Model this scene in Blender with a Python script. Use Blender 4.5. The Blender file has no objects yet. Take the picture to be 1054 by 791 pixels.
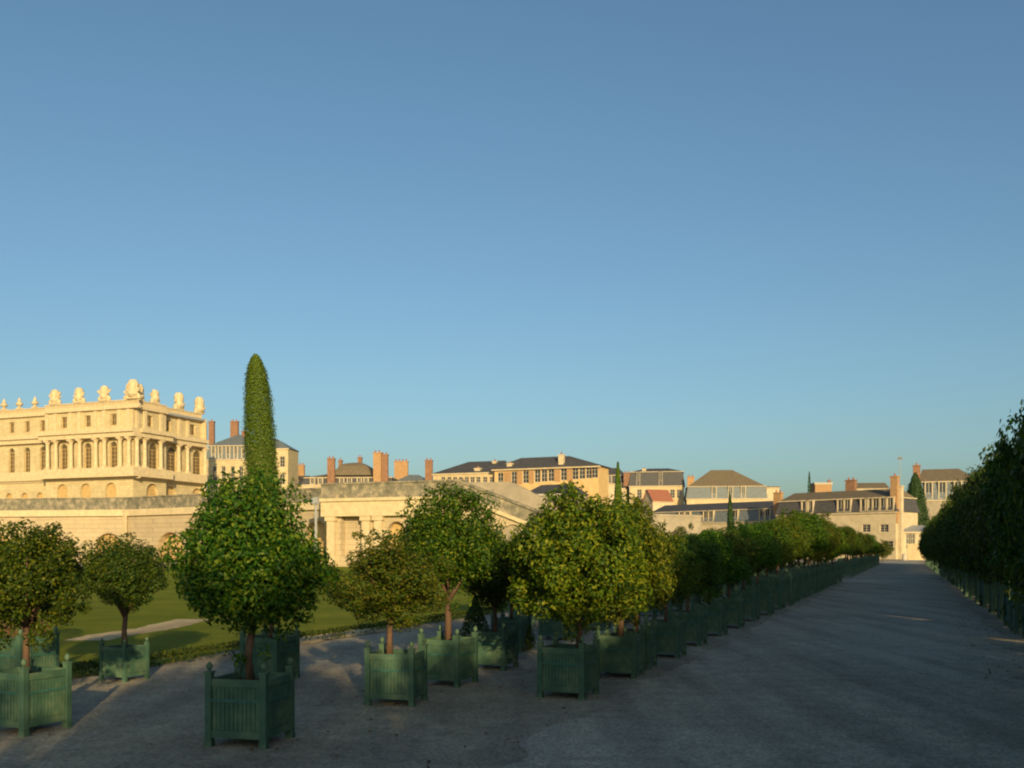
import bpy, math, random
from mathutils import Vector, Matrix, noise
R = math.radians
random.seed(7)
# ------------------------------------------------------------------ scene
S = bpy.context.scene
S.render.engine = 'CYCLES'
C = S.collection
EYE = 1.8
W0, H0, F0 = 1054.0, 791.0, 1025.0
HZ = 567.0            # horizon row of the photograph
TH = R(21.7)
U = (math.sin(TH), math.cos(TH))
V = (math.cos(TH), -math.sin(TH))
SUN_LEFT = R(13.0)      # light travels this much to the left of +Y
SUN_EL = R(13.0)

def ray(px, py):
    return (px - W0 / 2) / F0, (HZ - py) / F0
def at(px, Y, py=567.0):
    k, m = ray(px, py); return (k * Y, Y)
def zat(px, py, Y):
    return EYE + ray(px, py)[1] * Y
def row(lat, al):
    return (lat * V[0] + al * U[0], lat * V[1] + al * U[1])

class Plane:
    def __init__(s, x, y, ang):
        s.x, s.y, s.a = x, y, ang
        s.t = (math.cos(ang), math.sin(ang)); s.n = (-s.t[1], s.t[0])
    def off(s, d, ds=0):
        return Plane(s.x + s.n[0] * d + s.t[0] * ds, s.y + s.n[1] * d + s.t[1] * ds, s.a)
    def s(s, px, py=540.0):
        k = ray(px, py)[0]
        return (k * s.y - s.x) / (s.t[0] - k * s.t[1])
    def z(s, px, py):
        q = s.s(px, py); Y = s.y + q * s.t[1]
        return EYE + ray(px, py)[1] * Y
    def w(s, a, b=0.0):
        return (s.x + a * s.t[0] + b * s.n[0], s.y + a * s.t[1] + b * s.n[1])

class MB:
    def __init__(s, plane=None):
        s.v = []; s.f = []; s.p = plane
    def add(s, co):
        if s.p:
            x, y = s.p.w(co[0], co[1]); s.v.append((x, y, co[2]))
        else: s.v.append(tuple(co))
        return len(s.v) - 1
    def poly(s, cos): s.f.append([s.add(c) for c in cos])
    def box(s, x0, x1, y0, y1, z0, z1, tx=0, ty=0):
        c = [(x0, y0, z0), (x1, y0, z0), (x1, y1, z0), (x0, y1, z0),
             (x0 + tx, y0 + ty, z1), (x1 - tx, y0 + ty, z1), (x1 - tx, y1 - ty, z1), (x0 + tx, y1 - ty, z1)]
        i = [s.add(q) for q in c]
        for q in ((0, 3, 2, 1), (4, 5, 6, 7), (0, 1, 5, 4), (1, 2, 6, 5), (2, 3, 7, 6), (3, 0, 4, 7)):
            s.f.append([i[k] for k in q])
    def lathe(s, cx, cy, prof, n=12, rot=0.0):
        rings = []
        for r, z in prof:
            rings.append([s.add((cx + r * math.cos(rot + 2 * math.pi * k / n), cy + r * math.sin(rot + 2 * math.pi * k / n), z)) for k in range(n)])
        for a, b in zip(rings, rings[1:]):
            for k in range(n):
                s.f.append([a[k], a[(k + 1) % n], b[(k + 1) % n], b[k]])
        s.f.append(rings[0][::-1]); s.f.append(rings[-1])
    def tube(s, pts, rad, n=7):
        rings = []
        for i, p in enumerate(pts):
            p = Vector(p)
            d = (Vector(pts[min(i + 1, len(pts) - 1)]) - Vector(pts[max(i - 1, 0)])).normalized()
            a = d.orthogonal().normalized(); b = d.cross(a)
            rings.append([s.add(p + (a * math.cos(2 * math.pi * k / n) + b * math.sin(2 * math.pi * k / n)) * rad[i]) for k in range(n)])
        for a, b in zip(rings, rings[1:]):
            # align ring starts
            sh = min(range(n), key=lambda q: (Vector(s.v[a[0]]) - Vector(s.v[b[q]])).length)
            for k in range(n):
                s.f.append([a[k], a[(k + 1) % n], b[(k + 1 + sh) % n], b[(k + sh) % n]])
        s.f.append(rings[0][::-1]); s.f.append(rings[-1])
    def wall(s, x0, x1, z0, z1, ops, dep=0.35, y=0.0):
        """wall face at local y with openings (xa, xb, za, zb, arched)"""
        xs = sorted({x0, x1} | {min(max(q, x0), x1) for o in ops for q in o[:2]})
        zs = sorted({z0, z1} | {min(max(q, z0), z1) for o in ops for q in o[2:4]})
        for xa, xb in zip(xs, xs[1:]):
            for za, zb in zip(zs, zs[1:]):
                mx, mz = (xa + xb) / 2, (za + zb) / 2
                if any(o[0] < mx < o[1] and o[2] < mz < o[3] for o in ops): continue
                s.poly([(xa, y, za), (xb, y, za), (xb, y, zb), (xa, y, zb)])
        for o in ops:
            xa, xb, za, zb = o[:4]; arch = len(o) > 4 and o[4]
            if arch:
                r = (xb - xa) / 2; cx = (xa + xb) / 2; zc = zb - r; N = 10
                arc = [(cx - r * math.cos(math.pi * k / N), zc + r * math.sin(math.pi * k / N)) for k in range(N + 1)]
                for k in range(N):
                    a, b = arc[k], arc[k + 1]; crn = xa if k < N // 2 else xb
                    s.poly([(a[0], y, a[1]), (b[0], y, b[1]), (crn, y, zb)])
                s.poly([(arc[N // 2][0], y, zb), (xa, y, zb), (xb, y, zb)][:3]) if False else None
                out = [(xa, za)] + arc + [(xb, za)]
            else:
                out = [(xa, za), (xa, zb), (xb, zb), (xb, za)]
            for a, b in zip(out, out[1:] + out[:1]):
                s.poly([(a[0], y, a[1]), (b[0], y, b[1]), (b[0], y + dep, b[1]), (a[0], y + dep, a[1])])
    def obj(s, name, m, parent=None, smooth=False):
        me = bpy.data.meshes.new(name)
        ox, oy, oz = (0, 0, 0)
        if parent is not None:
            w = parent; ox, oy, oz = w['_wx'], w['_wy'], w['_wz']
        me.from_pydata([(x - ox, y - oy, z - oz) for x, y, z in s.v], [], s.f)
        if smooth:
            me.polygons.foreach_set('use_smooth', [True] * len(me.polygons))
        me.materials.append(m); me.update()
        o = bpy.data.objects.new(name, me); C.objects.link(o)
        if parent is not None:
            o.parent = parent
            o['_wx'], o['_wy'], o['_wz'] = ox, oy, oz
        return o

def thing(name, label, cat, loc=(0, 0, 0), rz=0.0, group=None, world=True):
    o = bpy.data.objects.new(name, None); C.objects.link(o)
    o.location = loc; o.rotation_euler = (0, 0, rz)
    o['label'] = label; o['category'] = cat
    o['_wx'], o['_wy'], o['_wz'] = (loc if world else (0, 0, 0))
    o.empty_display_size = 0.2
    if group: o['group'] = group
    return o
def tag(o, label=None, cat=None, group=None, kind=None):
    if label: o['label'] = label
    if cat: o['category'] = cat
    if group: o['group'] = group
    if kind: o['kind'] = kind
    return o

# ------------------------------------------------------------------ materials
def nodes(name, rough=0.8):
    m = bpy.data.materials.new(name); m.use_nodes = True
    nt = m.node_tree; b = nt.nodes['Principled BSDF']; b.inputs['Roughness'].default_value = rough
    return m, nt, b
def N(nt, t, **kw):
    n = nt.nodes.new(t)
    for k, v in kw.items():
        if k in n.inputs: n.inputs[k].default_value = v
        else: setattr(n, k, v)
    return n
def ramp(nt, fac, stops):
    r = nt.nodes.new('ShaderNodeValToRGB')
    while len(r.color_ramp.elements) < len(stops): r.color_ramp.elements.new(0.5)
    for e, (p, c) in zip(r.color_ramp.elements, stops):
        e.position = p; e.color = (*c, 1)
    nt.links.new(fac, r.inputs['Fac']); return r
def noisem(name, cols, scale=3.0, rough=0.85, bump=0.3, bscale=20.0, bdist=0.02, detail=6.0, coord='Object', stretch=None, spec=0.3):
    m, nt, b = nodes(name, rough)
    b.inputs['Specular IOR Level'].default_value = spec
    tc = N(nt, 'ShaderNodeTexCoord'); src = tc.outputs[coord]
    if stretch:
        mp = N(nt, 'ShaderNodeMapping'); mp.inputs['Scale'].default_value = stretch
        nt.links.new(src, mp.inputs[0]); src = mp.outputs[0]
    n1 = N(nt, 'ShaderNodeTexNoise', Scale=scale, Detail=detail, Roughness=0.62)
    nt.links.new(src, n1.inputs['Vector'])
    k = len(cols)
    r = ramp(nt, n1.outputs['Fac'], [(0.3 + 0.4 * i / max(1, k - 1), c) for i, c in enumerate(cols)])
    nt.links.new(r.outputs[0], b.inputs['Base Color'])
    n2 = N(nt, 'ShaderNodeTexNoise', Scale=bscale, Detail=5.0)
    nt.links.new(src, n2.inputs['Vector'])
    bp = N(nt, 'ShaderNodeBump', Strength=bump, Distance=bdist)
    nt.links.new(n2.outputs['Fac'], bp.inputs['Height']); nt.links.new(bp.outputs[0], b.inputs['Normal'])
    return m
def stonem(name, c1, c2, stain, bw=1.1, bh=0.45, stain_amt=0.5):
    m, nt, b = nodes(name, 0.9)
    b.inputs['Specular IOR Level'].default_value = 0.2
    tc = N(nt, 'ShaderNodeTexCoord')
    sx = N(nt, 'ShaderNodeSeparateXYZ'); nt.links.new(tc.outputs['Object'], sx.inputs[0])
    ad = N(nt, 'ShaderNodeMath', operation='ADD'); nt.links.new(sx.outputs[0], ad.inputs[0]); nt.links.new(sx.outputs[1], ad.inputs[1])
    cx = N(nt, 'ShaderNodeCombineXYZ'); nt.links.new(ad.outputs[0], cx.inputs[0]); nt.links.new(sx.outputs[2], cx.inputs[1])
    br = N(nt, 'ShaderNodeTexBrick', Scale=1.0)
    br.inputs['Brick Width'].default_value = bw; br.inputs['Row Height'].default_value = bh
    br.inputs['Mortar Size'].default_value = 0.025; br.inputs['Mortar Smooth'].default_value = 0.4
    br.inputs['Color1'].default_value = (*c1, 1); br.inputs['Color2'].default_value = (*c2, 1)
    br.inputs['Mortar'].default_value = (c1[0] * .6, c1[1] * .57, c1[2] * .55, 1)
    nt.links.new(cx.outputs[0], br.inputs['Vector'])
    n1 = N(nt, 'ShaderNodeTexNoise', Scale=0.42, Detail=9.0, Roughness=0.78)
    nt.links.new(tc.outputs['Object'], n1.inputs['Vector'])
    r = ramp(nt, n1.outputs['Fac'], [(0.42, (0, 0, 0)), (0.72, (1, 1, 1))])
    mu = N(nt, 'ShaderNodeMath', operation='MULTIPLY'); mu.inputs[1].default_value = stain_amt
    nt.links.new(r.outputs[0], mu.inputs[0])
    mx = N(nt, 'ShaderNodeMix', data_type='RGBA')
    nt.links.new(mu.outputs[0], mx.inputs['Factor']); nt.links.new(br.outputs['Color'], mx.inputs['A'])
    mx.inputs['B'].default_value = (*stain, 1)
    nt.links.new(mx.outputs['Result'], b.inputs['Base Color'])
    bp = N(nt, 'ShaderNodeBump', Strength=0.5, Distance=0.05)
    nt.links.new(br.outputs['Fac'], bp.inputs['Height']); bp.invert = True
    nt.links.new(bp.outputs[0], b.inputs['Normal'])
    return m
def glassm(name, col=(0.03, 0.035, 0.04)):
    m, nt, b = nodes(name, 0.08); b.inputs['Base Color'].default_value = (*col, 1)
    return m
def leafm(name, cols, trans=0.35):
    m = bpy.data.materials.new(name); m.use_nodes = True; nt = m.node_tree
    b = nt.nodes['Principled BSDF']; out = nt.nodes['Material Output']
    g = N(nt, 'ShaderNodeNewGeometry')
    oi = N(nt, 'ShaderNodeObjectInfo')
    k = len(cols)
    r = ramp(nt, g.outputs['Random Per Island'], [(i / max(1, k - 1), c) for i, c in enumerate(cols)])
    hs = N(nt, 'ShaderNodeHueSaturation')
    mr = N(nt, 'ShaderNodeMapRange'); mr.inputs[3].default_value = 0.485; mr.inputs[4].default_value = 0.535
    mv = N(nt, 'ShaderNodeMapRange'); mv.inputs[3].default_value = 0.75; mv.inputs[4].default_value = 1.2
    nt.links.new(oi.outputs['Random'], mr.inputs[0]); nt.links.new(oi.outputs['Random'], mv.inputs[0])
    nt.links.new(mr.outputs[0], hs.inputs['Hue']); nt.links.new(mv.outputs[0], hs.inputs['Value'])
    nt.links.new(r.outputs[0], hs.inputs['Color'])
    nt.links.new(hs.outputs[0], b.inputs['Base Color'])
    b.inputs['Roughness'].default_value = 0.5; b.inputs['Specular IOR Level'].default_value = 0.22
    t = N(nt, 'ShaderNodeBsdfTranslucent'); nt.links.new(hs.outputs[0], t.inputs['Color'])
    mx = N(nt, 'ShaderNodeMixShader'); mx.inputs[0].default_value = trans
    nt.links.new(b.outputs[0], mx.inputs[1]); nt.links.new(t.outputs[0], mx.inputs[2])
    nt.links.new(mx.outputs[0], out.inputs['Surface'])
    return m

M = {}
M['stone'] = stonem('palace_stone', (0.58, 0.48, 0.28), (0.50, 0.41, 0.235), (0.33, 0.265, 0.16), 1.3, 0.5, 0.75)
M['trim'] = noisem('carved_stone', [(0.46, 0.37, 0.22), (0.62, 0.50, 0.31)], 1.5, 0.9, 0.4, 6, 0.06)
M['wallstone'] = stonem('wall_stone', (0.50, 0.40, 0.26), (0.44, 0.35, 0.22), (0.30, 0.25, 0.17), 2.0, 0.62, 0.6)
M['lichen'] = noisem('lichen_stone', [(0.10, 0.10, 0.075), (0.20, 0.18, 0.13), (0.40, 0.33, 0.22)], 1.3, 0.95, 0.4, 5, 0.06)
M['oldwall'] = noisem('weathered_render', [(0.24, 0.21, 0.16), (0.38, 0.32, 0.23)], 0.8, 0.95, 0.3, 5, 0.05)
M['recess'] = noisem('arch_timber', [(0.38, 0.25, 0.10), (0.54, 0.38, 0.17)], 2.0, 0.7, 0.2)
M['slate'] = noisem('slate', [(0.045, 0.045, 0.05), (0.09, 0.085, 0.085)], 1.2, 0.65, 0.3, 8, 0.03, stretch=(1, 1, 4))
M['slateblue'] = noisem('blue_slate', [(0.09, 0.11, 0.12), (0.17, 0.19, 0.2)], 1.2, 0.6, 0.3, 8, 0.03, stretch=(1, 1, 4))
M['tile'] = noisem('brown_tiles', [(0.10, 0.08, 0.055), (0.19, 0.15, 0.095)], 1.4, 0.85, 0.4, 8, 0.04, stretch=(1, 1, 4))
M['redtile'] = noisem('red_tiles', [(0.22, 0.08, 0.05), (0.32, 0.13, 0.08)], 2.5, 0.85, 0.4, 8, 0.04)
M['brick'] = noisem('brick', [(0.17, 0.09, 0.055), (0.28, 0.155, 0.09)], 2.0, 0.9, 0.5, 8, 0.04)
M['yellowbrick'] = noisem('ochre_brick', [(0.30, 0.17, 0.08), (0.40, 0.25, 0.125)], 2.0, 0.9, 0.5, 8, 0.04)
M['ochre'] = noisem('ochre_render', [(0.48, 0.32, 0.14), (0.60, 0.42, 0.20)], 1.0, 0.9, 0.3, 8, 0.04)
M['plaster'] = noisem('cream_plaster', [(0.44, 0.34, 0.19), (0.56, 0.44, 0.26)], 0.7, 0.9, 0.2, 6, 0.03)
M['pale'] = noisem('pale_plaster', [(0.42, 0.34, 0.22), (0.55, 0.46, 0.31)], 0.7, 0.9, 0.2, 6, 0.03)
M['white'] = noisem('white_paint', [(0.40, 0.35, 0.27), (0.52, 0.46, 0.36)], 3, 0.6, 0.05)
M['glass'] = glassm('window_glass')
M['glasswarm'] = glassm('old_window_glass', (0.10, 0.075, 0.04)); M['glasswarm'].node_tree.nodes['Principled BSDF'].inputs['Roughness'].default_value = 0.35
M['lead'] = noisem('zinc', [(0.22, 0.23, 0.24), (0.32, 0.33, 0.34)], 2, 0.5, 0.1)
M['green'] = noisem('green_paint', [(0.028, 0.074, 0.050), (0.055, 0.115, 0.074), (0.13, 0.18, 0.10)], 3.0, 0.65, 0.3, 30, 0.004)
M['iron'] = noisem('green_iron', [(0.03, 0.10, 0.08), (0.05, 0.14, 0.11)], 9.0, 0.45, 0.1)
M['soil'] = noisem('soil', [(0.05, 0.032, 0.02), (0.10, 0.065, 0.04)], 20, 0.95, 0.6, 60, 0.02)
M['bark'] = noisem('bark', [(0.07, 0.042, 0.028), (0.15, 0.09, 0.055)], 12, 0.9, 0.6, 40, 0.012, stretch=(1, 1, .3))
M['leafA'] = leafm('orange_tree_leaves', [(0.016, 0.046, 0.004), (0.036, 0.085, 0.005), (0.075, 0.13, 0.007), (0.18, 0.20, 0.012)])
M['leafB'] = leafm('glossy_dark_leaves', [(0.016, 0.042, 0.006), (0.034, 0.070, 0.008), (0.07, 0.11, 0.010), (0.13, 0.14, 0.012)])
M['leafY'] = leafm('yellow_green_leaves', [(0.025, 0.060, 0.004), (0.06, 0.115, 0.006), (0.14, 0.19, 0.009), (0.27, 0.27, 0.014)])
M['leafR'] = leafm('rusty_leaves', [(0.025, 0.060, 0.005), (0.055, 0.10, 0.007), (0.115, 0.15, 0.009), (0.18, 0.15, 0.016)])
M['cyp'] = leafm('cypress_leaves', [(0.055, 0.085, 0.006), (0.08, 0.11, 0.007), (0.105, 0.135, 0.009)], 0.2)
M['conifer'] = leafm('conifer_leaves', [(0.02, 0.04, 0.010), (0.04, 0.065, 0.014)], 0.15)
M['brown'] = leafm('dry_leaves', [(0.12, 0.05, 0.025), (0.18, 0.085, 0.035), (0.09, 0.06, 0.02)], 0.25)

# ------------------------------------------------------------------ world, sun, camera
w = bpy.data.worlds.new('World'); S.world = w; w.use_nodes = True
nt = w.node_tree; bg = nt.nodes['Background']
sky = nt.nodes.new('ShaderNodeTexSky'); sky.sky_type = 'NISHITA'; sky.sun_disc = False
sky.sun_elevation = SUN_EL; sky.sun_rotation = math.pi - SUN_LEFT
sky.altitude = 100; sky.air_density = 1.0; sky.dust_density = 2.4; sky.ozone_density = 2.7
wb = nt.nodes.new('ShaderNodeMix'); wb.data_type = 'RGBA'; wb.blend_type = 'MULTIPLY'; wb.inputs['Factor'].default_value = 1.0
wb.inputs['B'].default_value = (1.00, 1.11, 1.06, 1)      # white balance of the sky light
nt.links.new(sky.outputs[0], wb.inputs['A']); nt.links.new(wb.outputs['Result'], bg.inputs['Color']); bg.inputs['Strength'].default_value = 0.106
sd = bpy.data.lights.new('sun', 'SUN'); sd.energy = 5.0; sd.angle = R(0.6); sd.color = (1.0, 0.75, 0.38)
so = bpy.data.objects.new('sun', sd); C.objects.link(so)
trav = Vector((-math.sin(SUN_LEFT) * math.cos(SUN_EL), math.cos(SUN_LEFT) * math.cos(SUN_EL), -math.sin(SUN_EL)))
so.rotation_euler = trav.to_track_quat('-Z', 'Y').to_euler(); so.location = (0, -30, 60)
cd = bpy.data.cameras.new('camera'); co = bpy.data.objects.new('camera', cd); C.objects.link(co)
cd.sensor_width = 36; cd.lens = 36 * F0 / W0; cd.clip_end = 6000; cd.clip_start = 0.1
co.location = (0, 0, EYE); co.rotation_euler = (R(90), 0, 0); cd.shift_y = (HZ - H0 / 2) / W0
S.camera = co
S.view_settings.view_transform = 'Standard'; S.view_settings.look = 'None'
S.view_settings.exposure = 0.25; S.view_settings.gamma = 1
S.cycles.pixel_filter_type = 'BLACKMAN_HARRIS'; S.cycles.filter_width = 2.1
S.cycles.max_bounces = 6; S.cycles.transparent_max_bounces = 4
S.cycles.use_denoising = True

# ------------------------------------------------------------------ ground
def gravelm(name, base, dark, light, big=0.25):
    m, nt, b = nodes(name, 0.95); b.inputs['Specular IOR Level'].default_value = 0.15
    tc = N(nt, 'ShaderNodeTexCoord')
    n1 = N(nt, 'ShaderNodeTexNoise', Scale=big, Detail=7.0, Roughness=0.65); nt.links.new(tc.outputs['Object'], n1.inputs['Vector'])
    r1 = ramp(nt, n1.outputs['Fac'], [(0.32, dark), (0.5, base), (0.7, light)])
    vo = N(nt, 'ShaderNodeTexVoronoi', Scale=38.0); nt.links.new(tc.outputs['Object'], vo.inputs['Vector'])
    r2 = ramp(nt, vo.outputs['Color'], [(0.0, (0.55, 0.55, 0.56)), (1.0, (1.4, 1.37, 1.3))])
    mx = N(nt, 'ShaderNodeMix', data_type='RGBA', blend_type='MULTIPLY'); mx.inputs['Factor'].default_value = 0.85
    nt.links.new(r1.outputs[0], mx.inputs['A']); nt.links.new(r2.outputs[0], mx.inputs['B'])
    n3 = N(nt, 'ShaderNodeTexNoise', Scale=3.0, Detail=8.0, Roughness=0.7); nt.links.new(tc.outputs['Object'], n3.inputs['Vector'])
    r3 = ramp(nt, n3.outputs['Fac'], [(0.3, (0.7, 0.7, 0.7)), (0.7, (1.2, 1.2, 1.2))])
    m2 = N(nt, 'ShaderNodeMix', data_type='RGBA', blend_type='MULTIPLY'); m2.inputs['Factor'].default_value = 0.8
    nt.links.new(mx.outputs['Result'], m2.inputs['A']); nt.links.new(r3.outputs[0], m2.inputs['B'])
    nt.links.new(m2.outputs['Result'], b.inputs['Base Color'])
    mp = N(nt, 'ShaderNodeMapping'); mp.inputs['Rotation'].default_value = (0, 0, TH); mp.inputs['Scale'].default_value = (1.3, 0.09, 1)
    nt.links.new(tc.outputs['Object'], mp.inputs[0])
    n4 = N(nt, 'ShaderNodeTexNoise', Scale=1.0, Detail=5.0, Roughness=0.6); nt.links.new(mp.outputs[0], n4.inputs['Vector'])
    r4 = ramp(nt, n4.outputs['Fac'], [(0.35, (0.74, 0.74, 0.76)), (0.5, (1, 1, 1)), (0.68, (1.22, 1.2, 1.14))])
    m3 = N(nt, 'ShaderNodeMix', data_type='RGBA', blend_type='MULTIPLY'); m3.inputs['Factor'].default_value = 0.9
    nt.links.new(m2.outputs['Result'], m3.inputs['A']); nt.links.new(r4.outputs[0], m3.inputs['B'])
    nt.links.new(m3.outputs['Result'], b.inputs['Base Color'])
    bp = N(nt, 'ShaderNodeBump', Strength=0.6, Distance=0.008)
    nt.links.new(vo.outputs['Distance'], bp.inputs['Height'])
    bp2 = N(nt, 'ShaderNodeBump', Strength=0.6, Distance=0.05)
    nt.links.new(n3.outputs['Fac'], bp2.inputs['Height']); nt.links.new(bp.outputs[0], bp2.inputs['Normal'])
    nt.links.new(bp2.outputs[0], b.inputs['Normal'])
    return m
M['gravel'] = gravelm('gravel', (0.33, 0.29, 0.22), (0.24, 0.21, 0.16), (0.42, 0.37, 0.29))
M['road'] = gravelm('compacted_road', (0.40, 0.36, 0.285), (0.31, 0.275, 0.215), (0.47, 0.42, 0.34), 0.18)
M['sand'] = gravelm('sand', (0.52, 0.40, 0.23), (0.42, 0.32, 0.18), (0.6, 0.47, 0.28))
g = MB(); g.poly([(-3000, -3000, 0), (3000, -3000, 0), (3000, 3000, 0), (-3000, 3000, 0)])
tag(g.obj('ground', M['gravel']), kind='structure')
def strip(name, m, left, right, z):
    b = MB(); n = len(left)
    for i in range(n - 1):
        b.poly([(*left[i], z), (*right[i], z), (*right[i + 1], z), (*left[i + 1], z)])
    return tag(b.obj(name, m), kind='structure')
rn = random.Random(3)
als = [-40 + i * 2.0 for i in range(20)] + [i * 0.12 for i in range(170)] + [20.4 + i * 1.5 for i in range(133)]
wob = lambda a, s: 0.5 * noise.noise((a * 0.35, s, 0)) + 0.25 * noise.noise((a * 1.3, s, 4)) + 0.12 * noise.noise((a * 4.3, s, 4))
strip('road', M['road'], [row(-3.3 + wob(a, 1), a) for a in als], [row(1.75 + wob(a, 7), a) for a in als], 0.004)
def lawnm():
    m, nt, b = nodes('lawn', 0.9); b.inputs['Specular IOR Level'].default_value = 0.1
    tc = N(nt, 'ShaderNodeTexCoord')
    n1 = N(nt, 'ShaderNodeTexNoise', Scale=0.35, Detail=6.0, Roughness=0.7); nt.links.new(tc.outputs['Object'], n1.inputs['Vector'])
    r1 = ramp(nt, n1.outputs['Fac'], [(0.3, (0.15, 0.19, 0.008)), (0.5, (0.21, 0.25, 0.012)), (0.7, (0.29, 0.30, 0.025))])
    n2 = N(nt, 'ShaderNodeTexNoise', Scale=14.0, Detail=6.0, Roughness=0.8); nt.links.new(tc.outputs['Object'], n2.inputs['Vector'])
    r2 = ramp(nt, n2.outputs['Fac'], [(0.3, (0.6, 0.6, 0.6)), (0.7, (1.3, 1.3, 1.2))])
    mx = N(nt, 'ShaderNodeMix', data_type='RGBA', blend_type='MULTIPLY'); mx.inputs['Factor'].default_value = 1
    nt.links.new(r1.outputs[0], mx.inputs['A']); nt.links.new(r2.outputs[0], mx.inputs['B'])
    nt.links.new(mx.outputs['Result'], b.inputs['Base Color'])
    bp = N(nt, 'ShaderNodeBump', Strength=1.0, Distance=0.12)
    nt.links.new(n2.outputs['Fac'], bp.inputs['Height']); nt.links.new(bp.outputs[0], b.inputs['Normal'])
    return m
M['lawn'] = lawnm()
la = [9 + i * 3.0 for i in range(34)]
strip('lawn', M['lawn'], [row(-80, a) for a in la], [row(-11.1 + wob(a, 3), a) for a in la], 0.008)
# sandy arabesque paths across the lawn
def curve_path(pts, wd):
    L, Rr = [], []
    P = []
    for i in range(len(pts) - 1):
        for k in range(8):
            t = k / 8; P.append(tuple(pts[i][j] * (1 - t) + pts[i + 1][j] * t for j in (0, 1)))
    P.append(pts[-1])
    for i, p in enumerate(P):
        a, b = P[max(0, i - 1)], P[min(len(P) - 1, i + 1)]
        d = Vector((b[0] - a[0], b[1] - a[1])).normalized(); n_ = Vector((-d.y, d.x)) * wd / 2
        ww = 1 + 0.25 * noise.noise((i * 0.4, 0, 2))
        L.append((p[0] + n_.x * ww, p[1] + n_.y * ww)); Rr.append((p[0] - n_.x * ww, p[1] - n_.y * ww))
    strip('garden_path', M['sand'], L, Rr, 0.012)
gp = lambda px, py: (lambda k, m: (k * (-EYE / m), -EYE / m))(*ray(px, py))
curve_path([gp(88, 660), gp(110, 655), gp(140, 650.5), gp(158, 648), gp(185, 641.5), gp(200, 638)], 0.9)
curve_path([gp(300, 663), gp(318, 658), gp(345, 655), gp(362, 651.5), gp(400, 648)], 0.9)

# ------------------------------------------------------------------ foliage
LEAF = [(0, 0, 0), (0.28, 0.42, 0.05), (0, 1, -0.05), (-0.28, 0.42, 0.05)]
def leaf(mb, p, nrm, size, rnd):
    nrm = nrm.normalized(); a = nrm.orthogonal().normalized()
    a = Matrix.Rotation(rnd.uniform(0, 6.283), 3, nrm) @ a; b = nrm.cross(a)
    i0 = len(mb.v)
    for x, y, z in LEAF:
        q = p + (a * x + b * (y - 0.5) + nrm * z) * size
        mb.v.append((q.x, q.y, q.z))
    mb.f.append([i0, i0 + 1, i0 + 2]); mb.f.append([i0, i0 + 2, i0 + 3])
def crown_mesh(name, n, size, seed, m, clumps=60, flat=0.0, lump=1.0):
    rnd = random.Random(seed); mb = MB()
    cl = []
    for i in range(clumps):
        z = 1 - 2 * (i + 0.5) / clumps; ph = i * 2.39996 + rnd.uniform(-.3, .3)
        r = math.sqrt(max(0, 1 - z * z)); d = Vector((r * math.cos(ph), r * math.sin(ph), z))
        k = 0.75 + 0.17 * lump * noise.noise(d * 1.7 + Vector((seed * 3.1, 0, 0))) + rnd.uniform(-.08, .06) * lump
        c = d * k
        if c.z < 0: c.z *= 1 - flat
        cl.append((c, rnd.uniform(0.15, 0.29), d))
    for i in range(clumps // 3):
        d = Vector((rnd.gauss(0, 1), rnd.gauss(0, 1), rnd.gauss(0, .8))).normalized()
        cl.append((d * rnd.uniform(.2, .55), rnd.uniform(.22, .32), d))
    for i in range(clumps // 4):   # sprigs breaking the outline
        d = Vector((rnd.gauss(0, 1), rnd.gauss(0, 1), rnd.gauss(0.25, .8))).normalized()
        cl.append((d * rnd.uniform(.92, 1.06), rnd.uniform(.07, .12), d))
    wts = [c[1] ** 2 for c in cl]
    for c, rc, d in rnd.choices(cl, wts, k=n):
        o = Vector((rnd.gauss(0, 1), rnd.gauss(0, 1), rnd.gauss(0, 1))).normalized()
        p = c + o * rc * rnd.uniform(0.55, 1.05)
        nr = o * 0.6 + d * 0.25 + Vector((rnd.uniform(-1, 1), rnd.uniform(-1, 1), rnd.uniform(-.6, 1))) * 0.8
        leaf(mb, p, nr, size * rnd.uniform(.6, 1.25), rnd)
    me = bpy.data.meshes.new(name); me.from_pydata(mb.v, [], mb.f); me.materials.append(m)
    return me
CR = {
    'A': crown_mesh('crown', 30000, 0.062, 11, M['leafA'], 92, lump=1.4, flat=.25),
    'A2': crown_mesh('crown', 24000, 0.064, 12, M['leafA'], 52, lump=2.3),
    'B': crown_mesh('crown', 26000, 0.062, 13, M['leafB'], 64, lump=2.0),
    'Y': crown_mesh('crown', 28000, 0.062, 14, M['leafY'], 66, lump=1.6),
    'R': crown_mesh('crown', 20000, 0.064, 15, M['leafR'], 44, lump=2.5),
    'BIG': crown_mesh('crown', 32000, 0.062, 16, M['leafB'], 110, flat=.4),
    'BIG2': crown_mesh('crown', 32000, 0.062, 17, M['leafB'], 90, lump=1.5, flat=.4),
}
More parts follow.
